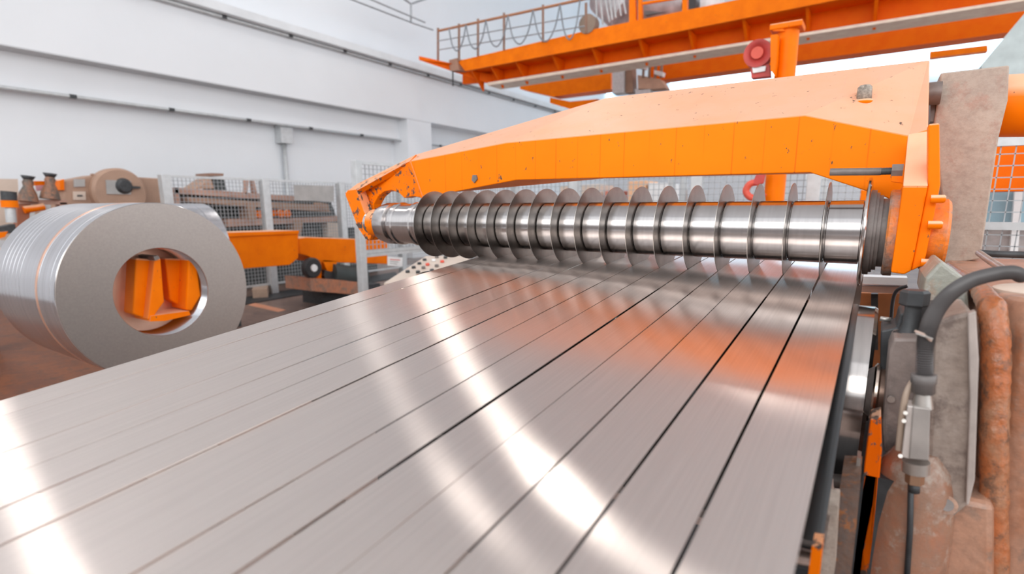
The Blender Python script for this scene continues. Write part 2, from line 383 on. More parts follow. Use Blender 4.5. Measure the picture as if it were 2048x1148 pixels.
# left end: plate with a round opening over the collar
hole = []
for k in range(11):
    t_ = R(170-k*16); hole.append((772+38*math.cos(t_), 428-48*math.sin(t_)))
out = [(712, 368), (820, 322), (846, 397), (838, 400)]
out += [(808, 398), (796, 386), (783, 381), (768, 383), (756, 392), (748, 408), (745, 425), (742, 447), (735, 452)]
obj('end_plate', pz([(712, 368), (820, 322), (846, 397), (826, 392), (808, 396), (798, 386), (783, 380), (768, 383), (756, 393), (748, 408), (745, 425), (741, 448), (728, 430)], 1.655, .045), CHIPPED, arm, bev=.003, label='chipped orange left end plate with a round cut-out')
obj('end_leg', pz([(690, 389), (695, 380), (712, 378), (727, 420), (741, 448), (741, 480), (734, 481), (716, 457)], 1.60, .05), CHIPPED, arm, bev=.003, label='chipped narrow orange leg at the left end')
obj('end_top', MB().poly([at(690, 386, Y=1.60), at(714, 368, Y=1.655), at(832, 309, Y=1.70), at(820, 322, Y=1.655), at(712, 382, Y=1.60)], (0, .02, -.012)), CHIPPED, arm)
obj('wear_pad', pz([(711, 447), (733, 450), (748, 432), (770, 408), (773, 413), (751, 441), (740, 479), (731, 478)], 1.595, .04), paint('worn_pad', chips=.5), arm, label='dark worn pad on the left leg')
obj('bearing_cap', MB().lathe([(e0-.176*KS-.05, .03), (e0-.176*KS-.05, .055), (e0-.176*KS, .055), (e0-.176*KS, .03)], V(0, A, CZ), 'X', 40), CHIPPED, arm, sm=30)
# rod with nut, breather, chips
rod = at(1660, 344, Y=1.545); rod2 = at(1800, 341, Y=1.545)
stud = obj('stud', MB().tube([rod, at(1762, 343, Y=1.545)], .0085, 16), GREYI, arm, label='dark steel stud pointing left', sm=30)
pts = []
for k in range(18): p = at(1758, 343, Y=1.545).lerp(at(1784, 342, Y=1.545), k/17); pts.append(p)
obj('thread', MB().tube(pts, [.0088 if k % 2 else .0072 for k in range(18)], 14), DARK, stud)
obj('hex_nut', MB().tube([at(1783, 342, Y=1.545), at(1806, 341.5, Y=1.545)], .0165, 6), GREYI, stud)
obj('nut_base', pz([(1783, 352), (1806, 352), (1806, 366), (1783, 363)], 1.535, .03), ORANGE, stud)
bp = at(1727, 203, Y=1.77)
br = obj('breather_cap', MB().tube([bp, bp+V(0, 0, .035), bp+V(0, 0, .04)], [.018, .0165, .012], 14), plain('mottled_grey_plastic', (.3, .26, .22), .6, 0, .5, 140), arm, label='mottled grey breather cap on the sloping top')
obj('base_ring', MB().tube([bp-V(0, 0, .008), bp+V(0, 0, .004)], .0215, 16), ORANGE, br)
obj('plug', pz([(945, 350), (952, 350), (954, 358), (948, 366), (943, 360)], YF-.006, .01), GREYI, arm, label='small grey plug in the orange face')
# right bracket
YR = 1.46
bu = [at(1816, 268, Y=YR+.15), at(1855, 262, Y=YR+.15), at(1856, 372, Y=YR), at(1806, 372, Y=YR)]
obj('bracket_top', MB().poly([bu[3], bu[2], bu[1], bu[0]], (0, .03, -.02)), paint('bracket_top_enamel', chips=.8), arm, bev=.002, label='pale sloping upper half of the right bracket')
obj('bracket_bar', pz([(1806, 372), (1856, 372), (1822, 542), (1808, 549), (1782, 545)], YR, .14), paint('bracket_enamel', chips=.61, dust_glare=(.82, .45, .27)), arm, bev=.003, label='thick orange bracket bar at the right end')
obj('bracket_plate', pz([(1857, 248), (1879, 246), (1881, 370), (1848, 530), (1822, 542), (1856, 372)], YR+.006, .05), ORANGE, arm, bev=.003)
obj('hub_ring', MB().lathe([(.016, .05), (.016, .096), (.020, .100), (.036, .100), (.036, .05)], V(0, A-.0, CZ), 'X', 64), rusty('hub_fade', (.42, .32, .27), (.80, .24, .04), (.2, .15, .12), 9, .5), arm, sm=30)
obj('outer_hub', MB().lathe([(.086, .04), (.086, .078), (.122, .078), (.128, .072), (.128, .04)], V(0, A-.03, CZ), 'X', 64), rusty('outer_hub_paint', (.85, .20, .01), (.50, .28, .18), (.3, .18, .12), 8, .62), arm, sm=30)
bl = None
for (x, y) in ((1878, 398), (1872, 450), (1858, 526)):
    p = at(x, y, Y=YR-.005)
    mbb = MB().tube([p-V(.014, 0, 0), p+V(.008, 0, 0), p+V(.011, 0, 0)], [.0085, .0085, .006], 14)
    obj('bolt', mbb, ORANGE, arm, sm=40)
obj('pivot_pin', MB().lathe([(.07, .03), (.105, .03)], V(0, 1.97, .30), 'X', 30), GREYI, arm, sm=30)
# ------------------------------------------------------------------ grey lifting arm behind the bracket
la = thing('support_arm', at(1900, 520, Y=1.99), 'broad grey-pink steel arm standing on the housing behind the orange bracket', 'machine arm')
obj('plate', pz([(1881, 146), (2019, 130), (2016, 200), (1998, 272), (1961, 518), (1880, 530), (1884, 400), (1868, 243), (1874, 205)], 1.99, .16), ARMG, la, bev=.004)
obj('side_strap', pz([(1861, 185), (1870, 180), (1872, 205), (1868, 243), (1861, 243)], 2.0, .1), GREYI, la)
b_ = at(1865, 178, Y=2.02); obj('pin_head', MB().tube([b_-V(0, 0, .01), b_+V(0, 0, .012)], .008, 10), ORANGE, la)
cy_ = thing('lift_cylinder', at(2030, 262, Y=2.12), 'thick orange cylinder lying to the right of the grey arm', 'hydraulic cylinder')
c1, c2 = at(1990, 213, Y=2.12), at(2160, 208, Y=2.12)
obj('barrel', MB().tube([c1, c2], .083, 40), ORANGE, cy_, sm=30)
obj('gland', MB().tube([c1-V(.03, 0, 0), c1], .06, 30), GREYI, cy_, sm=30)
# ------------------------------------------------------------------ blue bar and rear rolls under the shaft
rl = thing('deflector_roll', V(-.55, 1.34, -.58), 'large polished deflector roll under the right edge of the strips', 'roller')
RC = V(0, 1.34, -.395)
obj('roll_body', MB().lathe([(-1.22, .04), (-1.22, .186), (-1.218, .188), (.012, .188), (.018, .184), (.018, .04)], RC, 'X', 128), ROLLM, rl, sm=30)
obj('roll_neck', MB().lathe([(.018, .04), (.018, .055), (.024, .055), (.024, .044), (.09, .044), (.09, .03)], RC, 'X', 48), GREYI, rl, sm=30)
nk = V(0, 1.22, -.30)
r2 = thing('guide_roller', V(.02, 1.16, -.36), 'small ringed brown steel roller end between the roll and the bearing block', 'roller')
gc = at(1757, 785, Y=1.14)
obj('ring', MB().lathe([(-.010, .02), (-.010, .048), (-.007, .052), (-.003, .052), (0, .046), (0, .02)], gc, 'X', 48), steel('bright_ring', (.62, .5, .42), .2), r2, sm=30)
obj('body', MB().lathe([(-.018, .02), (-.018, .04), (-.010, .046), (-.010, .02)], gc, 'X', 48), GREYI, r2, sm=30)
obj('neck', MB().lathe([(0, .02), (0, .044), (.018, .044), (.018, .02)], gc, 'X', 48), plain('brown_neck', (.20, .13, .10), .3, .6), r2, sm=30)
gp = [V(-.0165, 1.32, -.2), V(-.0165, 1.20, -.238), V(-.0165, .70, -.40)]
gpm = MB().poly([gp[0], gp[1], gp[2], gp[2]-V(0, 0, .012), gp[1]-V(0, 0, .010), gp[0]-V(0, 0, .001)], (-1.12, 0, 0))
obj('guide_plate', gpm, GUIDE, label='dark polished guide plate sloping down under the strips', cat='plate')
# ------------------------------------------------------------------ machine bed under the strips (seen at the lower right)
bed = thing('machine_frame', V(-.3, 1.0, F), 'rusty dark machine frame below the lower right edge of the strips', 'machine frame')
obj('light_strip', pz([(1657, 1008), (1676, 1012), (1668, 1150), (1640, 1150)], .78, .05), rusty('pale_edge', (.5, .42, .36), (.4, .32, .27), (.2, .15, .12)), bed, label='pale narrow upright plate')
obj('side_plate', pz([(1680, 975), (1720, 978), (1712, 1060), (1700, 1170), (1660, 1170)], .84, .12), rusty('dark_rust_plate', (.13, .10, .09), (.20, .13, .10), (.50, .16, .03), 9, .5), bed, label='dark rusty side plate')
obj('end_stub', MB().tube([at(1668, 962, Y=.95), at(1710, 966, Y=.95)], .011, 18), GREYI, bed, sm=30)
obj('thin_plate', pz([(1714, 915), (1722, 918), (1716, 978), (1708, 976)], .92, .03), ZINC, bed)
obj('strut', pz([(1741, 838), (1762, 832), (1764, 900), (1752, 1040), (1748, 1080), (1736, 1170), (1700, 1170), (1716, 1038), (1730, 920)], .98, .05), paint('worn_orange_strut', chips=.52, chipcol=(.16, .11, .09), c=(.95, .15, .0)), bed, bev=.002, label='worn orange inclined strut')
obj('low_block', pz([(1586, 1080), (1650, 1092), (1640, 1115), (1600, 1104), (1575, 1108)], .70, .1), rusty('block_rust', (.34, .26, .22), (.22, .17, .15), (.1, .08, .07)), bed)
obj('cross_tube', MB().tube([at(1575, 1112, Y=.66), at(1628, 1122, Y=.66)], .009, 16), steel('tube_steel', (.6, .55, .52), .2), bed, sm=30)
obj('chain_bar', pz([(1572, 1118), (1626, 1128), (1622, 1140), (1568, 1132)], .68, .04), DARK, bed)
obj('orange_tab', pz([(1624, 1092), (1644, 1095), (1636, 1170), (1614, 1170)], .64, .03), CHIPPED, bed)
obj('bed_plate', MB().box((-1.2, .3, F+.25), (.3, 1.9, F+.35)), DARK, bed)
obj('bed_column', MB().box((.06, 1.05, F), (.30, 1.9, -.6)), DARK, bed)
obj('bed_column', MB().box((-1.35, 1.2, F), (-1.26, 1.7, CZ-.35)), DARK, bed)
obj('bed_column', MB().box((.02, .98, F), (.075, 1.04, -.42)), DARK, bed)
obj('cross_beam', MB().box((-1.25, .02, -.52), (.02, .10, -.46)), RED, label='red cross beam glimpsed through the strip slits', cat='beam')
obj('pale_cross_bar', MB().box((-1.25, .40, -.48), (-.05, .50, -.44)), plain('pale_bar', (.75, .68, .62), .4), label='pale cross bar glimpsed through the strip slits', cat='beam')
# ------------------------------------------------------------------ bearing block, adjusting bolt
bb = thing('bearing_block', at(1810, 900, Y=1.08), 'dark grey bearing block with an adjusting bolt on top, right of the deflector roll', 'bearing')
obj('block', pz([(1787, 677), (1846, 677), (1864, 700), (1864, 906), (1768, 908), (1764, 850), (1772, 760), (1778, 700)], 1.06, .1), rusty('block_paint', (.27, .215, .195), (.14, .12, .115), (.35, .28, .25), 5, .5, .4), bb, bev=.005)
obj('cap_screw', MB().tube([at(1782, 797, Y=1.055), at(1782, 797, Y=1.055)+V(0, -.006, 0)], .0055, 12), ZINC, bb)
obj('rear_block', pz([(1762, 662), (1793, 655), (1800, 628), (1812, 625), (1840, 650), (1846, 677), (1780, 700), (1776, 742), (1760, 742)], 1.14, .1), DARK, bb, bev=.003)
obj('rear_plate', pz([(1838, 610), (1880, 610), (1876, 690), (1836, 690)], 1.18, .06), plain('dark_plate', (.06, .055, .055), .5), bb)
hb = at(1827, 612, Y=1.12)
hx = obj('hex_bolt', MB().tube([hb, hb+V(0, 0, .003), hb+V(0, 0, .023), hb+V(0, 0, .027)], [.018, .021, .021, .017], 6), DARK, bb)
obj('shank', MB().tube([hb-V(0, 0, .045), hb-V(0, 0, .03), hb], [.017, .012, .012], 16), DARK, hx, sm=40)
obj('lock_nut', MB().tube([hb-V(.001, 0, .060), hb-V(.001, 0, .045)], .022, 6), DARK, hx)
obj('side_stud', MB().tube([at(1760, 637, Y=1.2), at(1782, 640, Y=1.2)], .0045, 10), ZINC, bb)
# ------------------------------------------------------------------ housing
hs = thing('gearbox_housing', V(.5, 1.6, F), 'large rusty pink cast gearbox housing at the right edge', 'gearbox')
tl_, tn = at(1885, 521, Z=-.155), at(1992, 604, Z=-.155)
hb_ = MB().poly([V(.163, tn.y, -.155), V(.9, tn.y, -.155), V(.9, 2.15, -.155), V(.163, 2.15, -.155)][::1], (0, 0, -1.345))
obj('casting', hb_, HOUSE, hs, bev=.018)
# rounded front bulge
bp_ = []
for x, y in ((2010, 600), (2014, 680), (2024, 800), (2030, 950), (2034, 1080), (2040, 1250)): bp_.append(at(x, y, Y=1.09))
prof = [V(p.x, p.y, p.z) for p in bp_]
bm = MB(); ringz = []
for p in prof:
    bulge = .05*math.sin(math.pi*min(1, max(0, (-.15-p.z)/.9)))
    ringz.append([bm.b.verts.new(q) for q in (V(.172, tn.y+.02, p.z), V(.176-.004, tn.y-.012-bulge*.4, p.z), V(.20, tn.y-.04-bulge, p.z), V(.30, tn.y-.055-bulge, p.z), V(.9, tn.y-.055-bulge, p.z), V(.9, tn.y+.02, p.z))])
for P, Q in zip(ringz, ringz[1:]):
    for j in range(6): bm.b.faces.new((P[j], P[(j+1) % 6], Q[(j+1) % 6], Q[j]))
bm.b.faces.new(ringz[0]); bm.b.faces.new(ringz[-1][::-1])
obj('front_cover', bm, HOUSE, hs, sm=60, bev=.006)
# lumpy rusty seam along the edge
pts = [at(1898, 532, Z=-.152), at(1930, 556, Z=-.152), at(1962, 582, Z=-.152), at(1984, 615, Y=1.10), at(1992, 680, Y=1.08), at(1992, 770, Y=1.07), at(1988, 880, Y=1.06), at(1988, 1000, Y=1.06), at(1992, 1180, Y=1.06)]
dense = []; rs = []
for a_, b_2 in zip(pts, pts[1:]):
    for k in range(10): dense.append(a_.lerp(b_2, k/10))
for i, p in enumerate(dense): rs.append(min(.018, .009+.0003*i)*(1+random.uniform(-.06, .06)))
obj('edge_seam', MB().tube(dense, rs, 14), WELD, hs, label='lumpy rust orange seam down the housing edge', sm=80)
obj('round_lid', MB().lathe([(0, .09), (.012, .09), (.014, .085), (.014, .0001), (0, .0001)][:4][::1]+[(.014, .0002)], V(.27, 1.27, -.155), 'Z', 48), BEIGE, hs, label='round pinkish lid on top', sm=30)
obj('flange_plate', pz([(1872, 645), (1905, 632), (1946, 622), (1952, 640), (1952, 760), (1944, 900), (1938, 1010), (1896, 1046), (1868, 1010), (1852, 960), (1858, 860), (1868, 720)], 1.0, .14), HOUSEG, hs, bev=.006, label='worn grey flange plate')
obj('flange_rib', pz([(1936, 628), (1952, 622), (1958, 720), (1950, 960), (1938, 1010), (1932, 1010), (1940, 800)], .99, .02), plain('rib', (.42, .36, .33), .5, 0, .2, 20), hs, bev=.003)
obj('slot_boss', MB().tube([at(1893, 1010, Y=1.0), at(1893, 1010, Y=.985)], .014, 20), rusty('boss', (.45, .25, .16), (.35, .2, .14), (.15, .1, .08)), hs)
obj('slot_plug', MB().tube([at(1893, 1010, Y=.985), at(1893, 1010, Y=.983)], .009, 20), GREYI, hs)
obj('lower_casting', pz([(1862, 985), (1938, 1000), (1990, 1010), (1990, 1180), (1846, 1180), (1850, 1050)], 1.02, .2), HOUSE, hs, bev=.01)
obj('upper_boss', pz([(1845, 590), (1850, 556), (1882, 522), (1905, 540), (1935, 560), (1940, 625), (1900, 640), (1862, 640)], 1.28, .2), rusty('boss_green', (.34, .34, .29), (.42, .24, .15), (.5, .5, .48), 9, .5), hs, bev=.006)
# rusty curved casting left of lower housing
cc = at(1838, 1100, Y=1.0)
vc = thing('curved_guard', V(cc.x, 1.03, F), 'curved brown cast guard below the grey switch box', 'guard')
prof = [(-1.2, .056), (-.56, .058), (-.50, .057), (-.44, .053), (-.40, .045), (-.375, .030), (-.372, .005)]
obj('shell', MB().lathe(prof, V(at(1812, 1050, Y=1.0).x+.004, 1.02, 0), 'Z', 48), rusty('brown_guard', (.33, .18, .12), (.40, .16, .09), (.45, .36, .30), 7, .5, .22), vc, sm=40)
obj('seam', MB().tube([at(1822, 960, Y=.955), at(1820, 1060, Y=.955), at(1812, 1180, Y=.955)], .004, 8), DARK, vc)
# switch box with conduit
sw = thing('switch_box', at(1835, 925, Y=.90), 'small grey metal switch box under the corrugated conduit', 'switch box')
YS = .9
obj('body', pz([(1826, 813), (1861, 818), (1858, 922), (1818, 918)], YS, .035), plain('switch_grey', (.38, .35, .33), .45, .4, .15, 20), sw, bev=.0015)
obj('side_cover', pz([(1815, 812), (1827, 813), (1819, 918), (1803, 914)], YS+.004, .03), plain('switch_light', (.60, .55, .52), .4, .4), sw, bev=.001)
obj('gland_nut', MB().tube([at(1832, 922, Y=YS+.015), at(1831, 944, Y=YS+.015)], .0165, 18), ZINC, sw, sm=40)
obj('lower_nut', MB().tube([at(1830, 944, Y=YS+.015), at(1829, 966, Y=YS+.015)], .0115, 6), plain('brass_nut', (.42, .27, .18), .35, .8), sw)
obj('plunger', MB().tube([at(1829, 966, Y=YS+.015), at(1828, 984, Y=YS+.015)], .007, 12), DARK, sw)
for (x, y) in ((1808, 842), (1811, 826), (1801, 912)):
    obj('screw', MB().tube([at(x, y, Y=YS), at(x, y, Y=YS-.004)], .0028, 10), ZINC, sw)
obj('neck', MB().tube([at(1845, 815, Y=YS+.015), at(1846, 785, Y=YS+.015)], [.0125, .0095], 18), ZINC, sw, sm=40)
cn = thing('corrugated_conduit', at(1846, 785, Y=YS+.015), 'grey corrugated conduit curving from the switch box over the housing', 'conduit')
obj('hex_coupling', MB().tube([at(1846, 786, Y=YS+.015), at(1847, 768, Y=YS+.015), at(1847, 766, Y=YS+.015), at(1848, 748, Y=YS+.015)], [.0135, .0135, .0150, .0150], 8), plain('coupling_grey', (.15, .135, .13), .45), cn)
ctrl = [at(1848, 750, Y=.915), at(1850, 700, Y=.915), at(1856, 660, Y=.93), at(1872, 622, Y=.96), at(1900, 588, Y=.99), at(1940, 562, Y=1.03), at(1985, 549, Y=1.07), at(2025, 545, Y=1.10), at(2042, 552, Y=1.14)]
def cr(P, n):
    o = []
    for i in range(len(P)-1):
        p0, p1, p2, p3 = P[max(i-1, 0)], P[i], P[i+1], P[min(i+2, len(P)-1)]
        for k in range(n):
            t = k/n; o.append(.5*((2*p1)+(p2-p0)*t+(2*p0-5*p1+4*p2-p3)*t*t+(3*p1-p0-3*p2+p3)*t**3))
    o.append(P[-1]); return o
hp = cr(ctrl, 26)
obj('hose', MB().tube(hp, [.0107 if k % 2 else .0086 for k in range(len(hp))], 16), HOSEM, cn, sm=80)
obj('cable_tie', MB().tube([at(1830, 662, Y=.905), at(1846, 668, Y=.90), at(1862, 682, Y=.91)], .0016, 6), plain('tie', (.5, .36, .3), .4), cn)
obj('cable_tie', MB().tube([at(1832, 667, Y=.905), at(1848, 672, Y=.90), at(1864, 678, Y=.91)], .0016, 6), ZINC, cn)
obj('thin_cable', MB().tube(cr([at(1826, 762, Y=.93), at(1812, 790, Y=.92), at(1803, 840, Y=.92), at(1797, 900, Y=.92)], 8), .0042, 10), plain('tan_cable', (.42, .32, .25), .5), label='thin tan cable behind the switch box', cat='cable', sm=60)
obj('bent_tube', MB().tube(cr([at(1958, 506, Y=1.6), at(1972, 516, Y=1.5), at(2000, 535, Y=1.35), at(2018, 545, Y=1.25)], 8), .007, 12), ZINC, label='bent bright metal tube on the housing top', cat='tube', sm=60)
obj('rear_tube', MB().tube([at(1958, 506, Y=1.6), at(1990, 508, Y=1.6), at(2090, 511, Y=1.6)], .0075, 12), DARK, label='straight dark tube along the rear of the housing top', cat='tube', sm=60)
# ------------------------------------------------------------------ coils and turnstile
def coil(nm, loc, wd, ro, ri, lab, axis='X', rings=()):
    t = thing(nm, loc-V(0, 0, ro), lab, 'steel coil')
    s = -1 if axis == 'X' else 1
    prof = [(0, ri), (0, ro-.004), (s*.004, ro)]
    x = 0
    for g in sorted(rings): prof += [(s*(g-.004), ro), (s*(g-.002), ro-.004), (s*(g+.002), ro-.004), (s*(g+.004), ro)]
    prof += [(s*(wd-.004), ro), (s*wd, ro-.004), (s*wd, ri), (0, ri)]
    b = MB().lathe(prof, loc, axis, 128)
    obj('winding', b, COILM, t, sm=25)
    obj('coil_face', MB().lathe([(s*-.001, ri+.0), (s*-.004, ri+.002), (s*-.004, ro-.004), (s*-.001, ro-.002), (s*-.001, ri)], loc, axis, 128), COILF, t, sm=25, label='dull ring-shaped coil edge')
    return t
CL = V(-3.4, 1.50, -.478)
c1_ = coil('steel_coil', CL, .95, .505, .252, 'large shiny steel coil hanging on the orange mandrel at the left', 'X', (.06, .22, .50, .56, .62, .68, .74, .80))
obj('band', MB().lathe([(-.235, .5055), (-.238, .507), (-.262, .507), (-.265, .5055)], CL, 'X', 128), plain('copper_band', (.75, .45, .33), .3, .8), c1_, label='narrow coppery band around the coil', sm=40)
c2_ = coil('steel_coil', V(-6.0, 2.62, -.46), .5, .5, .25, 'second steel coil half hidden behind the large coil', 'Y', (.12, .22, .36))
obj('coil_saddle', MB().box((-6.3, 2.65, F), (-5.7, 3.05, -.952)), DARK, label='dark saddle block under the hidden second coil', cat='stand')
ts = thing('coil_mandrel', V(-4.6, 1.5, F), 'orange two-finned coil mandrel inside the large coil', 'mandrel')
def fin(px, X, ln, lab=None):
    obj('fin', px_(px, X, -ln), ORANGE, ts, bev=.01, label=lab)
XM = -3.46
fin([(309, 519), (322, 516), (329, 604), (302, 642), (296, 640)], XM, .001+.9)
fin([(272, 516), (309, 519), (300, 640), (266, 628)], XM-.06, .9)
fin([(377, 518), (392, 513), (402, 592), (384, 622), (372, 620)], XM, .9)
fin([(330, 516), (377, 518), (374, 620), (340, 600)], XM-.10, .9)
obj('lower_plate', px_([(302, 632), (378, 622), (381, 630), (330, 642), (300, 643)], XM+.01, -.9), ORANGE, ts)
obj('pad', px_([(307, 513), (316, 511), (320, 517), (310, 521)], XM+.015, -.7), GREYI, ts, label='grey wear pad on the left fin')
obj('pad', px_([(378, 512), (386, 509), (391, 515), (380, 519)], XM+.015, -.7), GREYI, ts, label='grey wear pad on the right fin')
obj('spindle', MB().box((-7.6, 1.32, -.62), (-4.3, 1.62, -.36)), ORANGE, ts)
obj('column', MB().box((-8.0, 1.1, F), (-7.6, 1.7, -.2)), RUSTF, ts, bev=.02)
# orange arms right of the coil
XT = -6.6
t = thing('box_boom', at(530, 560, X=XT), 'orange box-shaped boom right of the large coil', 'arm')
q = [at(x, y, X=XT) for x, y in ((440, 470), (597, 463), (597, 516), (580, 530), (455, 540))]
obj('box', MB().poly(q, (-.45, 0, 0)), ORANGE, t, bev=.01)
q = [at(x, y, X=XT+.03) for x, y in ((440, 466), (598, 461), (598, 467), (440, 474))]
obj('top_plate', MB().poly(q, (-.5, 0, 0)), ORANGE, t)
yp = at(440, 500, X=-6.8).y
obj('pedestal', MB().box((-6.95, yp-.05, F), (-6.7, yp+.12, at(450, 536, X=-6.8).z)), DARK, t)
XT2 = -6.9
t = thing('coil_turnstile', at(690, 600, X=XT2), 'long orange turnstile beam with a motor underneath, behind the tall fence post', 'turnstile')
obj('beam', MB().poly([at(x, y, X=XT2) for x, y in ((598, 476), (612, 474), (775, 480), (775, 528), (640, 524), (615, 512), (600, 508))], (-.8, 0, 0)), ORANGE, t, bev=.01)
obj('leg', MB().poly([at(x, y, X=XT2) for x, y in ((634, 520), (643, 520), (643, 558), (634, 556))], (-.1, 0, 0)), ORANGE, t)
obj('gusset', MB().poly([at(x, y, X=XT2) for x, y in ((645, 520), (676, 522), (664, 543), (655, 543))], (-.3, 0, 0)), ORANGE, t)
wc = at(626, 536, X=XT2+.1)
wh = obj('wheel', MB().lathe([(-.09, .03), (-.09, .13), (-.07, .15), (0, .15), (.02, .13), (.02, .03)], wc, 'X', 32), BLACK, t, sm=35, label='black wheel')
obj('hub', MB().lathe([(.02, .01), (.02, .055), (.04, .05), (.04, .01)], wc, 'X', 24), WHITE, wh, sm=35)
obj('motor', MB().tube([at(660, 548, X=XT2-.05), at(725, 556, X=XT2-.05)], .17, 18), NETD, t, label='dark motor slung under the beam', sm=40)
obj('motor_foot', MB().poly([at(x, y, X=XT2+.05) for x, y in ((650, 540), (668, 545), (672, 570), (660, 570), (648, 552))], (-.3, 0, 0)), BLACK, t)
obj('base_block', MB().poly([at(x, y, X=XT2+.1) for x, y in ((620, 556), (722, 562), (722, 590), (622, 582))], (-.6, 0, 0)), rusty('base_rust', (.55, .22, .12), (.42, .22, .15), (.25, .18, .14), 3), t)
# floor strips
obj('floor_channel', MB().poly([at(x, y, Z=F) for x, y in ((490, 596), (640, 570), (790, 545), (800, 556), (650, 582), (490, 610))], (0, 0, .015)), DARK, label='dark steel floor channel in front of the far fence', cat='floor channel')
obj('floor_plate', MB().poly([at(x, y, Z=F) for x, y in ((0, 600), (130, 640), (330, 720), (160, 1000), (-400, 900), (-300, 640))], (0, 0, .006)), RUSTF, label='rust brown floor plate under the large coil', cat='floor plate')
obj('painted_floor_line', MB().poly([at(x, y, Z=F) for x, y in ((496, 610), (510, 606), (572, 620), (556, 624))], (0, 0, .004)), plain('faded_orange_line', (.75, .34, .2), .5), label='faded orange line painted on the floor right of the coil', cat='floor marking')
obj('wooden_block', MB().poly([at(x, y, Z=F) for x, y in ((506, 598), (536, 596), (538, 588), (508, 590))], (0, 0, .16)), plain('wood', (.5, .36, .27), .7), label='small wooden block at the foot of the far fence', cat='block')
# ------------------------------------------------------------------ fences
def fence(nm, lab, P0, P1, z0, z1, posts, pw=.09, wires=(.06, .06), wr=.0035, mid=None, rails=True):
    P0, P1 = Vector(P0), Vector(P1); d = (P1-P0); L = d.length; d.normalize()
    t = thing(nm, V(*((P0+P1)/2).xy, F), lab, 'fence')
    for f in posts:
        p = P0+d*f; obj('post', MB().box((p.x-pw/2, p.y-pw/2, F), (p.x+pw/2, p.y+pw/2, z1+.02)), GALV, t, bev=.004)
    for z in (z0, z1)+((mid,) if mid is not None else ()):
        obj('rail', MB().bar(V(P0.x, P0.y, z), V(P1.x, P1.y, z), .035, .035), GALV, t)
    b = MB(); n = int(L/wires[0])
    for k in range(n+1):
        p = P0+d*(L*k/n); b.bar(V(p.x, p.y, z0), V(p.x, p.y, z1), wr*2)
    m = int((z1-z0)/wires[1])
    for k in range(m+1):
        z = z0+(z1-z0)*k/m; b.bar(V(P0.x, P0.y, z), V(P1.x, P1.y, z), wr*2)
    obj('wire_mesh', b, WIRE, t, kind='stuff')
    return t
XF = -8.8
py = [at(x, y, X=XF).y for x, y in ((328, 350), (527, 358), (680, 366))]
zt = at(523, 360, X=XF).z
fence('safety_fence', 'long wire mesh fence with grey posts behind the large coil', V(XF, py[0], 0), V(XF, 11.5, 0), F+.18, zt, [0, py[1]-py[0], py[2]-py[0], 2*py[2]-py[1]-py[0]], .13)
g = at(712, 321, Z=.50)
fence('tall_safety_fence', 'nearer wire mesh fence beside the left end of the orange arm', V(g.x, g.y, 0), V(g.x, g.y+3.2, 0), -.55, .48, [0, 1.35, 3.2], .085, mid=at(760, 484+18, X=g.x).z)
print('tall fence', g)
YN = 6.2
x0 = at(1000, 400, Y=YN).x; x1 = at(1800, 380, Y=YN).x
fence('rear_safety_fence', 'pale wire mesh fence seen under the orange arm', V(x0, YN, 0), V(x1, YN, 0), F+.2, .55, [at(1150, 380, Y=YN).x-x0, at(1395, 375, Y=YN).x-x0, at(1628, 375, Y=YN).x-x0], .12)
YQ = 3.4
xa = at(1935, 350, Y=YQ).x
fence('side_safety_fence', 'wire mesh fence at the right edge beyond the grey arm', V(xa, YQ, 0), V(xa+1.1, YQ, 0), -.45, at(2000, 285, Y=YQ).z, [.0], .05, (.052, .052), .0022, mid=at(2000, 452, Y=YQ).z)
ms = obj('warning_sign', px_([(776, 513), (805, 515), (805, 533), (776, 531)], g.x+.06, -.01), WHITE, label='small white sign on the nearer mesh fence', cat='sign')
for k in range(3):
    obj('print_line', px_([(780, 518+4*k), (800-3*k, 519.4+4*k), (800-3*k, 521+4*k), (780, 519.6+4*k)], g.x+.063, -.002), (REDB, GREYP, GREYP)[k], ms)
obj('grey_panel', px_([(588, 370), (668, 372), (668, 403), (590, 401)], XF+.08, -.02), GREYP, label='plain grey sheet hung on the far fence', cat='panel')
# ------------------------------------------------------------------ machines beyond the fence
t = thing('entry_machine', V(-10, 4.5, F), 'tan machine with a large round cover beyond the large coil', 'machine')
XM2 = -9.6
def mp(px, d=.5, X=XM2): return px_(px, X, -d)
obj('body', mp([(128, 362), (190, 350), (215, 358), (240, 352), (322, 357), (325, 470), (128, 470)]), TAN, t, bev=.02)
c = at(237, 386, X=XM2+.05)
cv = obj('round_cover', MB().lathe([(-.1, .05), (-.1, .36), (.06, .36), (.1, .33), (.1, .05)], c, 'X', 48), TAN, t, sm=30)
obj('inspection_window', px_([(212, 360), (262, 362), (262, 389), (214, 388)], XM2+.17, -.02), GREYP, cv)
obj('hub', MB().lathe([(.16, .02), (.16, .12), (.22, .08), (.22, .02)], at(238, 373, X=XM2), 'X', 24), DARK, cv, sm=30)
obj('pointer', px_([(244, 371), (281, 373), (281, 377), (244, 378)], XM2+.2, -.03), DARK, cv)
obj('nameplate', mp([(148, 358), (170, 358), (170, 373), (148, 374)], .02, XM2+.02), GREYP, t)
obj('nameplate', mp([(146, 383), (171, 383), (172, 400), (147, 400)], .02, XM2+.02), BEIGE, t, label='beige plate with a dark slot')
obj('slot', mp([(155, 390), (165, 390), (165, 393), (155, 393)], .02, XM2+.03), DARK, t)
obj('lifting_eye', mp([(182, 350), (184, 347), (188, 347), (190, 352)], .05), TAN, t)
obj('lifting_eye', mp([(223, 348), (225, 341), (228, 341), (231, 348)], .05, XM2+.1), TAN, t)
obj('side_cap', mp([(119, 361), (128, 358), (129, 380), (121, 380)], .3, XM2+.05), ORANGE, t)
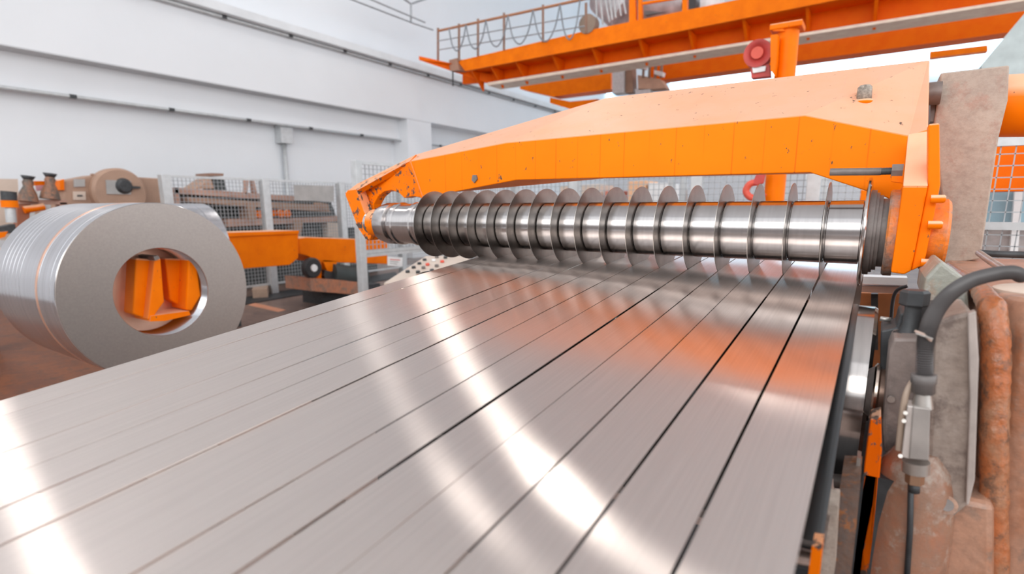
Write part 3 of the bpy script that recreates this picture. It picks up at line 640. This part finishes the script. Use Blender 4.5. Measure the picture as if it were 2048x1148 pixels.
t = thing('valve_stand', V(-9.0, 2.6, F), 'brown stand with two dark hand valves left of the tan machine', 'valve stand')
XV = -9.0
def vp(px, d=.15, X=XV): return px_(px, X, -d)
obj('shelf', vp([(38, 400), (135, 399), (135, 409), (38, 409)], .4), PINK, t)
obj('leg', vp([(35, 408), (62, 408), (55, 470), (35, 470)]), plain('rust_red', (.35, .12, .06), .6), t)
obj('leg', vp([(120, 405), (134, 405), (134, 440), (120, 440)]), PINK, t)
for k, (x, y) in enumerate(((56, 355), (100, 350))):
    v = obj('valve', MB().tube([at(x, y+48, X=XV), at(x, y+32, X=XV), at(x, y+18, X=XV), at(x, y+10, X=XV), at(x, y, X=XV)], [.11, .09, .05, .06, .035], 16), rusty('valve_rust', (.35, .16, .09), (.12, .1, .08), (.08, .07, .06), 6), t, sm=50)
    obj('hand_knob', MB().tube([at(x, y+4, X=XV), at(x, y-3, X=XV)], [.05, .075], 10), DARK, v)
obj('orange_bracket', vp([(70, 362), (92, 362), (92, 370), (70, 371)], .1, XV-.1), ORANGE, t)
obj('pink_tag', vp([(72, 371), (92, 370), (92, 380), (74, 382)], .03, XV-.08), plain('pink', (.75, .38, .42), .6), t)
obj('pipe', MB().tube([at(48, 420, X=XV+.05), at(88, 413, X=XV+.05)], .045, 12), ORANGE, t)
t = thing('signal_post', at(18, 480, X=-8.6), 'dark post with an orange band at the far left', 'post')
obj('cap', MB().tube([at(17, 383, X=-8.6), at(18, 401, X=-8.6)], .075, 16), DARK, t, sm=40)
obj('band', MB().tube([at(18, 401, X=-8.6), at(20, 415, X=-8.6)], .082, 16), ORANGE, t, sm=40)
obj('tube', MB().tube([at(20, 415, X=-8.6), at(23, 445, X=-8.6)], .05, 16), GALV, t, sm=40)
obj('foot', px_([(-4, 455), (30, 448), (34, 465), (-4, 470)], -8.55, -.2), DARK, t)
obj('foot_plate', px_([(-10, 465), (16, 463), (10, 474), (-10, 480)], -8.5, -.2), ORANGE, t)
obj('beige_cabinet', px_([(-60, 357), (36, 358), (40, 480), (-60, 480)], -10.4, -.6), BEIGE, label='beige cabinet at the far left edge', cat='cabinet')
pc0, pc1 = at(60, 359, X=-10.9), at(118, 360, X=-10.9)
obj('pale_cabinet', MB().box((-11.4, pc0.y, F), (-10.9, pc1.y, pc0.z)), WHITE, label='pale cabinet behind the two valves', cat='cabinet')
# brown frame structure behind fence
t = thing('strip_conveyor', V(-10, 8, F), 'brown inclined frame machine behind the far fence', 'machine')
XC = -9.7
def cp(name, px, m, d=.25, X=XC): return obj(name, px_(px, X, -d), m, t)
cp('top_beam', [(350, 375), (588, 392), (588, 402), (350, 387)], PINK)
cp('end_post', [(350, 375), (358, 376), (362, 480), (352, 480)], PINK)
cp('side_beam', [(376, 394), (500, 402), (650, 410), (662, 424), (500, 413), (380, 404)], TAN, .3, XC+.1)
cp('middle_beam', [(455, 438), (600, 436), (690, 432), (690, 442), (600, 446), (455, 454)], PINK, .3, XC+.1)
cp('upright', [(494, 408), (510, 410), (512, 440), (498, 440)], TAN, .3, XC+.12)
cp('upright', [(588, 440), (606, 440), (602, 475), (590, 475)], TAN, .3, XC+.12)
cp('hood', [(392, 378), (422, 357), (428, 377)], TAN, .5, XC-.1)
cp('hood_cap', [(421, 346), (447, 347), (447, 352), (421, 352)], plain('brown_cap', (.3, .17, .12), .6), .5, XC-.1)
cp('hood_grille', [(425, 357), (447, 356), (454, 381), (430, 380)], NETD, .4, XC-.15)
cp('brace', [(493, 358), (498, 358), (495, 388), (491, 388)], PINK, .1)
cp('brace', [(504, 358), (508, 357), (514, 386), (509, 388)], PINK, .1)
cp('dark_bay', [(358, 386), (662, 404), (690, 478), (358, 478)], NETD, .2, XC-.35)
cp('roller_row', [(508, 421), (558, 420), (562, 430), (520, 436), (508, 433)], ORANGE, .15, XC+.05)
for k, x in enumerate((561, 574)):
    obj('orange_cap', MB().lathe([(0, .01), (0, .075), (.04, .07), (.04, .01)], at(x, 427, X=XC+.1), 'X', 16), ORANGE, t)
cp('lower_panel', [(655, 445), (690, 446), (690, 476), (655, 474)], BEIGE, .2, XC+.1)
cp('bearing', [(640, 405), (656, 408), (658, 418), (640, 416)], TAN, .2, XC+.15)
# control console left of the strips
t = thing('control_console', at(850, 560, Y=2.9), 'beige sloping control console with buttons behind the strips', 'control console')
q = [at(765, 568, Y=2.2), at(850, 512, Y=2.75), at(935, 508, Y=2.75), at(925, 560, Y=2.2)]
q = [at(768, 566, Z=-.62), at(852, 512, Z=-.50), at(940, 512, Z=-.50), at(905, 575, Z=-.62)]
obj('panel', MB().poly(q, (0, 0, -.5)), BEIGE, t)
n_ = (q[1]-q[0]).cross(q[3]-q[0]).normalized()
if n_.z < 0: n_ = -n_
k = 0
for u, v, m in ((.35, .12, DARK), (.5, .12, DARK), (.65, .12, DARK), (.8, .12, DARK), (.35, .3, DARK), (.5, .3, GREYI), (.62, .3, REDB), (.78, .32, WHITE), (.92, .3, GREYI), (.42, .5, DARK), (.58, .5, GREYI), (.74, .52, REDB), (.9, .5, DARK)):
    p = q[0].lerp(q[1], u).lerp(q[3].lerp(q[2], u), v)
    obj('button', MB().tube([p, p+n_*.02], [.02, .018], 12), m, t)
# under-arm background clutter beyond the rear fence
YC = 7.4
def far(nm, lab, cat, px, m, Y=YC, d=.5):
    q = [at(x, y, Y=Y) for x, y in px]; mz = sum(p.z for p in q)/len(q)
    for p in q:
        if p.z < mz: p.z = F
    return obj(nm, MB().poly(q, (0, d, 0)), m, label=lab, cat=cat, bev=.01)
far('cream_cabinet', 'pale cabinet with an orange door behind the rear fence', 'cabinet', [(1120, 372), (1200, 368), (1205, 500), (1120, 500)], BEIGE)
far('orange_cabinet', 'orange cabinet behind the rear fence, left of the silver posts', 'cabinet', [(1255, 363), (1292, 361), (1292, 500), (1255, 500)], plain('pale_orange', (.85, .5, .3), .6))
far('white_cabinet', 'white cabinet behind the rear fence', 'cabinet', [(1296, 366), (1336, 366), (1336, 500), (1296, 500)], WHITE)
far('red_locker', 'red locker left of the orange cabinet behind the rear fence', 'locker', [(1210, 382), (1236, 381), (1236, 410), (1210, 410)], plain('dull_red', (.62, .22, .16), .6))
t = thing('silver_cabinet', at(1360, 480, Y=6.8), 'pair of silver posts with a dark box behind the rear fence', 'cabinet')
obj('post', pz([(1336, 350), (1346, 350), (1346, 480), (1336, 480)], 6.8, .1), GALV, t)
obj('post', pz([(1360, 350), (1370, 350), (1370, 480), (1360, 480)], 6.8, .1), GALV, t)
obj('foot', MB().box((at(1336, 480, Y=6.8).x, 6.8, F), (at(1370, 480, Y=6.8).x, 6.95, at(1370, 478, Y=6.8).z)), GALV, t)
obj('box', pz([(1382, 358), (1392, 356), (1392, 380), (1382, 380)], 6.7, .1), GREYP, t)
far('orange_pedestal', 'narrow orange pedestal right of the silver posts', 'pedestal', [(1382, 380), (1396, 380), (1396, 400), (1382, 400)], plain('box_orange', (.85, .42, .2), .6), 6.9, .15)
t = thing('column_cabinet', at(1625, 480, Y=8), 'pale ribbed column behind the right part of the rear fence', 'column')
for x in (1612, 1628, 1644): obj('rib', pz([(x, 345), (x+9, 345), (x+9, 480), (x, 480)], 8, .1), GALV, t)
far('orange_post', 'orange post behind the fence at the right end of the arm', 'post', [(1722, 378), (1738, 378), (1738, 420), (1722, 420)], ORANGE, 5.5, .1)
# rusty things seen below the bracket
t = thing('rear_table', at(1770, 700, Y=2.6), 'rust brown bench with a white rail below the orange bracket', 'bench')
obj('white_rail', pz([(1722, 553), (1815, 556), (1815, 571), (1722, 567)], 2.4, .08), WHITE, t)
obj('pink_rail', pz([(1722, 572), (1812, 574), (1812, 588), (1722, 584)], 2.42, .08), PINK, t)
obj('rust_panel', pz([(1718, 586), (1830, 588), (1830, 800), (1718, 800)], 2.55, .05), plain('rust_panel', (.42, .15, .05), .6, 0, .3, 5), t)
obj('dark_post', pz([(1742, 588), (1756, 588), (1756, 700), (1742, 700)], 2.5, .04), DARK, t)
obj('cable', MB().tube(cr([at(1815, 572, Y=2.38), at(1795, 580, Y=2.38), at(1786, 600, Y=2.38), at(1782, 640, Y=2.38)], 6), .006, 8), BLACK, t)
# right side beyond the grey arm
t = thing('orange_machine', at(2020, 380, Y=4.2), 'orange machine panel behind the right mesh fence', 'machine')
obj('panel', pz([(1940, 296), (2000, 290), (2140, 286), (2140, 380), (1930, 384)], 4.2, .3), CRANEO, t)
obj('dark_top', pz([(2000, 290), (2020, 284), (2034, 282), (2040, 290), (2010, 294)], 4.3, .1), GREYI, t)
t = thing('glazed_partition', at(2020, 520, Y=5), 'bluish glazed partition behind the right mesh fence', 'partition')
obj('glazing', pz([(1940, 384), (2140, 382), (2140, 455), (1930, 455)], 5, .05), GLASSB, t)
obj('lower_glazing', pz([(1930, 455), (2140, 455), (2140, 505), (1925, 505)], 5, .05), plain('grey_glazing', (.42, .38, .37), .4, 0, .6, 4), t)
obj('mullion', pz([(2030, 382), (2046, 382), (2036, 505), (2020, 505)], 4.95, .05), WHITE, t)
obj('transom', pz([(1930, 450), (2140, 450), (2140, 456), (1930, 456)], 4.93, .05), WHITE, t)
# ------------------------------------------------------------------ jib column and red hook
YJ = 5.6
jb = thing('jib_column', V(at(1550, 400, Y=YJ).x, YJ, F), 'upright orange tubular jib column behind the arched arm', 'column')
jx = at(1574, 100, Y=YJ).x; jx2 = at(1549, 370, Y=YJ).x; jr = abs(at(1598, 100, Y=YJ).x-at(1551, 100, Y=YJ).x)/2*.92
zt_ = at(1577, 62, Y=YJ).z
obj('tube', MB().tube([V(jx, YJ, F), V(jx, YJ, zt_)], jr, 32), ORANGE, jb, sm=30)
obj('head_plate', MB().box((jx-jr*1.6, YJ-jr*1.3, zt_), (jx+jr*1.35, YJ+jr*1.3, zt_+.05)), ORANGE, jb, bev=.01)
obj('side_bracket', pz([(1541, 70), (1555, 68), (1552, 125), (1548, 150), (1541, 140)], YJ-.2, .12), ORANGE, jb)
obj('cap_lug', pz([(1545, 62), (1553, 48), (1566, 57), (1570, 62)], YJ-.1, .1), ORANGE, jb)
hk = thing('hose_reel', at(1517, 160, Y=YJ-.1), 'red hose reel beside the top of the orange column', 'hose reel')
rc = at(1517, 109, Y=YJ-.1)
prof = [(-.05, .05), (-.05, .115), (.05, .115), (.05, .05), (-.05, .05)]
obj('reel', MB().lathe(prof, rc, 'Y', 36), RED, hk, sm=40)
obj('hub', MB().lathe([(-.07, .005), (-.07, .05), (.06, .05), (.06, .005)], rc, 'Y', 24), REDB, hk, sm=40)
obj('bracket', pz([(1500, 128), (1538, 128), (1540, 152), (1502, 156)], YJ-.12, .1), RED, hk)
obj('bright_clip', pz([(1504, 134), (1532, 132), (1530, 142), (1506, 146)], YJ-.14, .02), WHITE, hk)
hk = thing('lifting_hook', at(1505, 400, Y=YJ-.2), 'red crane hook hanging below the orange arm beside the column', 'hook')
obj('shank', pz([(1512, 348), (1530, 346), (1526, 366), (1514, 372), (1504, 368)], YJ-.2, .06), RED, hk, bev=.01)
obj('hook', MB().tube(cr([at(1518, 364, Y=YJ-.17), at(1500, 368, Y=YJ-.17), at(1492, 382, Y=YJ-.17), at(1500, 394, Y=YJ-.17), at(1518, 396, Y=YJ-.17), at(1528, 386, Y=YJ-.17)], 6), [.03]*31, 12), REDB, hk, sm=50)
# ------------------------------------------------------------------ overhead crane
XR = -11.2
YG = at(845, 112, X=XR).y                      # the bridge stands where it meets the runway
cr1 = thing('overhead_crane', V(-5, YG, at(980, 163, Y=YG).z), 'orange overhead travelling crane bridge under the roof', 'crane')
def g_(px, d=.3, Y=YG, mb=None): return pz(px, Y, d, mb)
# front girder: web, bottom flange, walkway channel
def lin(p, q, x): return p[1]+(q[1]-p[1])*(x-p[0])/(q[0]-p[0])
bot = ((980, 163), (2030, 0)); 
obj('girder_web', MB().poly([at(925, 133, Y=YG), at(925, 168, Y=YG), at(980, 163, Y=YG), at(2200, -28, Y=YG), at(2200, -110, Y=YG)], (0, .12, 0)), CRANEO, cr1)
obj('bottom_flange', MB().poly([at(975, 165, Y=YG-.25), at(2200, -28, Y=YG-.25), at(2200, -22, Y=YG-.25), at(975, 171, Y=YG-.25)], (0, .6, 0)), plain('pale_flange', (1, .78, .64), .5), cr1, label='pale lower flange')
zc_ = at(1340, 58, Y=YG-.9)
obj('walkway_channel', MB().poly([at(915, 122, Y=YG-.7), at(1170, 62, Y=YG-.7), at(1340, 27, Y=YG-.7), at(2200, -150, Y=YG-.7), at(2200, -105, Y=YG-.7), at(1340, 66, Y=YG-.7), at(1100, 110, Y=YG-.7), at(930, 142, Y=YG-.7)], (0, .06, 0)), ORANGE, cr1)
obj('walkway_deck', MB().poly([at(930, 138, Y=YG-.68), at(1340, 60, Y=YG-.68), at(2200, -108, Y=YG-.68), at(2200, -110, Y=YG-.68), at(1340, 57, Y=YG-.68), at(930, 136, Y=YG-.68)], (0, .7, 0)), CRANEO, cr1)
for x in (935, 975, 1025, 1098, 1178, 1272, 1372, 1482, 1610, 1750):
    y = lin((930, 140), (1340, 63), x)
    yb = y+24*(1+.0005*(x-935)); a0 = at(x, y, Y=YG-.66); 
    q = [a0+V(0, .1, 0), a0+V(0, .64, 0), a0+V(0, .64, -.42), a0+V(0, .5, -.3)]
    obj('gusset', MB().poly(q, (.05, 0, 0)), CRANEO, cr1)
# rear girder
YG2 = YG+2.6
obj('rear_girder', MB().poly([at(1040, 150, Y=YG2), at(1040, 178, Y=YG2), at(1105, 193, Y=YG2), at(1222, 178, Y=YG2), at(1222, 110, Y=YG2)], (0, .5, 0)), ORANGE, cr1)
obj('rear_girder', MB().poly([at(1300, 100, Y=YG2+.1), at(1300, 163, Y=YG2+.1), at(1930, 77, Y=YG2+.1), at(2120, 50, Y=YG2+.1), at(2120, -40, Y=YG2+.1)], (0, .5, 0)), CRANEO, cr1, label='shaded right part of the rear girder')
obj('end_carriage', MB().poly([at(838, 112, Y=YG-1.2), at(838, 120, Y=YG-1.2), at(985, 170, Y=YG), at(985, 150, Y=YG), at(900, 126, Y=YG-.8)], (0, .35, 0)), CRANEO, cr1)
obj('end_carriage', MB().poly([at(1100, 195, Y=YG2), at(1100, 206, Y=YG2), at(1140, 218, Y=YG2), at(1180, 206, Y=YG2), at(1195, 198, Y=YG2), at(1140, 203, Y=YG2)], (0, .4, 0)), ORANGE, cr1)
obj('wheel_box', g_([(898, 120), (914, 116), (918, 140), (900, 142)], .3, YG-.75), plain('brown_box', (.4, .22, .15), .6), cr1)
# railing
YW = YG-.72
rail = []
for x0_, y0_, y1_ in ((876, 58, 124), (918, 50, 122), (956, 40, 112), (1008, 28, 100), (1086, 12, 84), (1172, 8, 66)):
    obj('railing_post', MB().tube([at(x0_, y1_, Y=YW), at(x0_, y0_-2, Y=YW)], .032, 6), plain('railing_brown', (.30, .17, .12), .6), cr1)
obj('handrail', MB().tube([at(876, 62, Y=YW), at(1150, 2, Y=YW), at(1250, -20, Y=YW)], .03, 6), plain('railing_orange', (.45, .2, .1), .6), cr1)
obj('knee_rail', MB().tube([at(876, 82, Y=YW), at(1172, 30, Y=YW)], .015, 6), WIRE, cr1)
obj('knee_rail', MB().tube([at(876, 100, Y=YW), at(1172, 52, Y=YW)], .015, 6), WIRE, cr1)
sp = [898, 932, 972, 1016, 1066, 1120, 1160]
for a_, c_ in zip(sp, sp[1:]):
    ya = lin((876, 62), (1150, 2), a_); yc = lin((876, 62), (1150, 2), c_); dp = 48+.12*(a_-898)
    obj('cable_loop', MB().tube(cr([at(a_, ya, Y=YW-.1), at(a_+(c_-a_)*.2, ya+dp*.7, Y=YW-.1), at((a_+c_)/2, (ya+yc)/2+dp, Y=YW-.1), at(c_-(c_-a_)*.2, yc+dp*.7, Y=YW-.1), at(c_, yc, Y=YW-.1)], 5), .018, 6), plain('loop_grey', (.25, .27, .3), .5), cr1, sm=60)
obj('cable_drop', MB().tube([at(905, 122, Y=YW), at(906, 172, Y=YW)], .02, 6), DARK, cr1)
# crab with machinery on the bridge
tr = thing('crane_trolley', at(1320, 40, Y=YG+.8), 'grey hoist trolley with machinery on top of the crane bridge', 'hoist trolley')
YT = YG+.6
GM = plain('trolley_grey', (.50, .50, .52), .5, .2, .4, 3)
obj('hoist_drum', MB().tube([at(1215, -20, Y=YT), at(1262, 22, Y=YT)], .55, 24), GM, tr, sm=40)
obj('hoist_drum', MB().tube([at(1300, 0, Y=YT), at(1400, 5, Y=YT)], .42, 24), GM, tr, sm=40)
obj('end_wheel', MB().lathe([(-.1, .03), (-.1, .2), (.1, .2), (.1, .03)], at(1178, 50, Y=YW+.1), 'Y', 24), plain('brown_wheel', (.28, .2, .15), .6), tr, sm=40)
obj('motor_box', pz([(1290, 8), (1365, -6), (1365, 20), (1290, 30)], YT-.3, .4), plain('dark_motor', (.14, .13, .13), .5), tr)
obj('small_drum', MB().lathe([(-.1, .03), (-.1, .16), (.1, .16), (.1, .03)], at(1380, 12, Y=YT-.4), 'Y', 20), BLACK, tr, sm=40)
obj('white_box', pz([(1400, -4), (1440, -12), (1440, 10), (1400, 16)], YT-.2, .4), WHITE, tr)
obj('upright', pz([(1258, -10), (1270, -10), (1272, 42), (1258, 46)], YW+.05, .1), ORANGE, tr)
obj('upright', pz([(1276, -10), (1282, -10), (1284, 42), (1276, 42)], YW+.05, .1), ORANGE, tr)
obj('upright', pz([(1364, -10), (1374, -10), (1374, 24), (1364, 26)], YW+.05, .1), ORANGE, tr)
obj('guard_bar', pz([(1284, 4), (1364, -8), (1364, -4), (1284, 9)], YW+.05, .05), ORANGE, tr)
for k in range(7):
    a0 = at(1192+k*9, -5, Y=YW+.3); obj('tie_rod', MB().tube([a0, at(1196+k*9+random.uniform(-6, 6), 52-k*4, Y=YW+.3)], .02, 6), GALV, tr)
# hoist hanging below
hb2 = thing('hanging_hoist', at(1260, 190, Y=YG2-.6), 'grey and brown hoist block hanging below the bridge', 'hoist')
YH = YG2-.6
obj('mast', pz([(1224, 132), (1248, 130), (1248, 186), (1224, 188)], YH, .3), GALV, hb2, bev=.02)
obj('mast', pz([(1250, 130), (1264, 128), (1266, 184), (1250, 186)], YH+.1, .3), plain('brown_mast', (.36, .22, .15), .6), hb2)
obj('block', pz([(1275, 150), (1320, 158), (1332, 176), (1276, 180)], YH, .4), plain('pale_brown', (.55, .34, .24), .6), hb2)
obj('plate', pz([(1268, 126), (1290, 130), (1288, 138), (1268, 134)], YH-.1, .2), WHITE, hb2)
obj('plate', pz([(1308, 140), (1326, 144), (1324, 152), (1308, 148)], YH-.1, .2), WHITE, hb2)
for x in (1288, 1300, 1312, 1324): obj('rope', MB().tube([at(x, 122, Y=YH), at(x-2, 156, Y=YH)], .035, 6), plain('rope_brown', (.3, .2, .15), .6), hb2)
obj('foot', pz([(1270, 178), (1300, 178), (1302, 190), (1272, 192)], YH, .2), GALV, hb2)
# fittings on the right of the bridge
t = thing('bridge_floodlight', at(1990, 5, Y=YG2-1.0), 'small pale floodlight under the right end of the bridge', 'lamp')
obj('body', pz([(1984, -2), (2002, -2), (2004, 10), (1988, 14)], YG2-1.0, .2), GALV, t)
obj('bracket', pz([(1972, 8), (2006, 4), (2010, 8), (1976, 12)], YG2-.9, .1), DARK, t)
# right hand wall beams
obj('wall_right_bay', MB().poly([at(1962, 130, Y=9), at(2048, 28, Y=9), at(2260, -220, Y=9), at(2260, 200, Y=9), at(1975, 200, Y=9)], (0, .4, 0)), plain('pale_grey_green', (.55, .62, .62), .7), kind='structure', label='pale grey wall bay at the upper right')
obj('trim_4', pz([(1860, 103), (1975, 90), (1976, 102), (1860, 116)], 20, .3), ORANGE, kind='structure', label='distant orange runway beam at the upper right')

def plinth(name, x0, x1, y0, y1, zt, m, par): obj(name, MB().box((x0, y0, F), (x1, y1, zt)), m, par)
for nm, a, m in (('entry_machine', (-10.1, -9.62, 2.9, 5.2, -.05), TAN), ('strip_conveyor', (-9.95, -9.75, 5.6, 9.0, -.45), NETD),
                 ('coil_turnstile', (-7.6, -7.1, 5.4, 6.6, -1.3), DARK), ('control_console', (-1.62, -1.3, 2.6, 3.2, -.7), BEIGE), ('rear_table', (-.02, .2, 2.56, 2.6, -.6), DARK)):
    plinth('plinth', a[0], a[1], a[2], a[3], a[4], m, bpy.data.objects[nm])
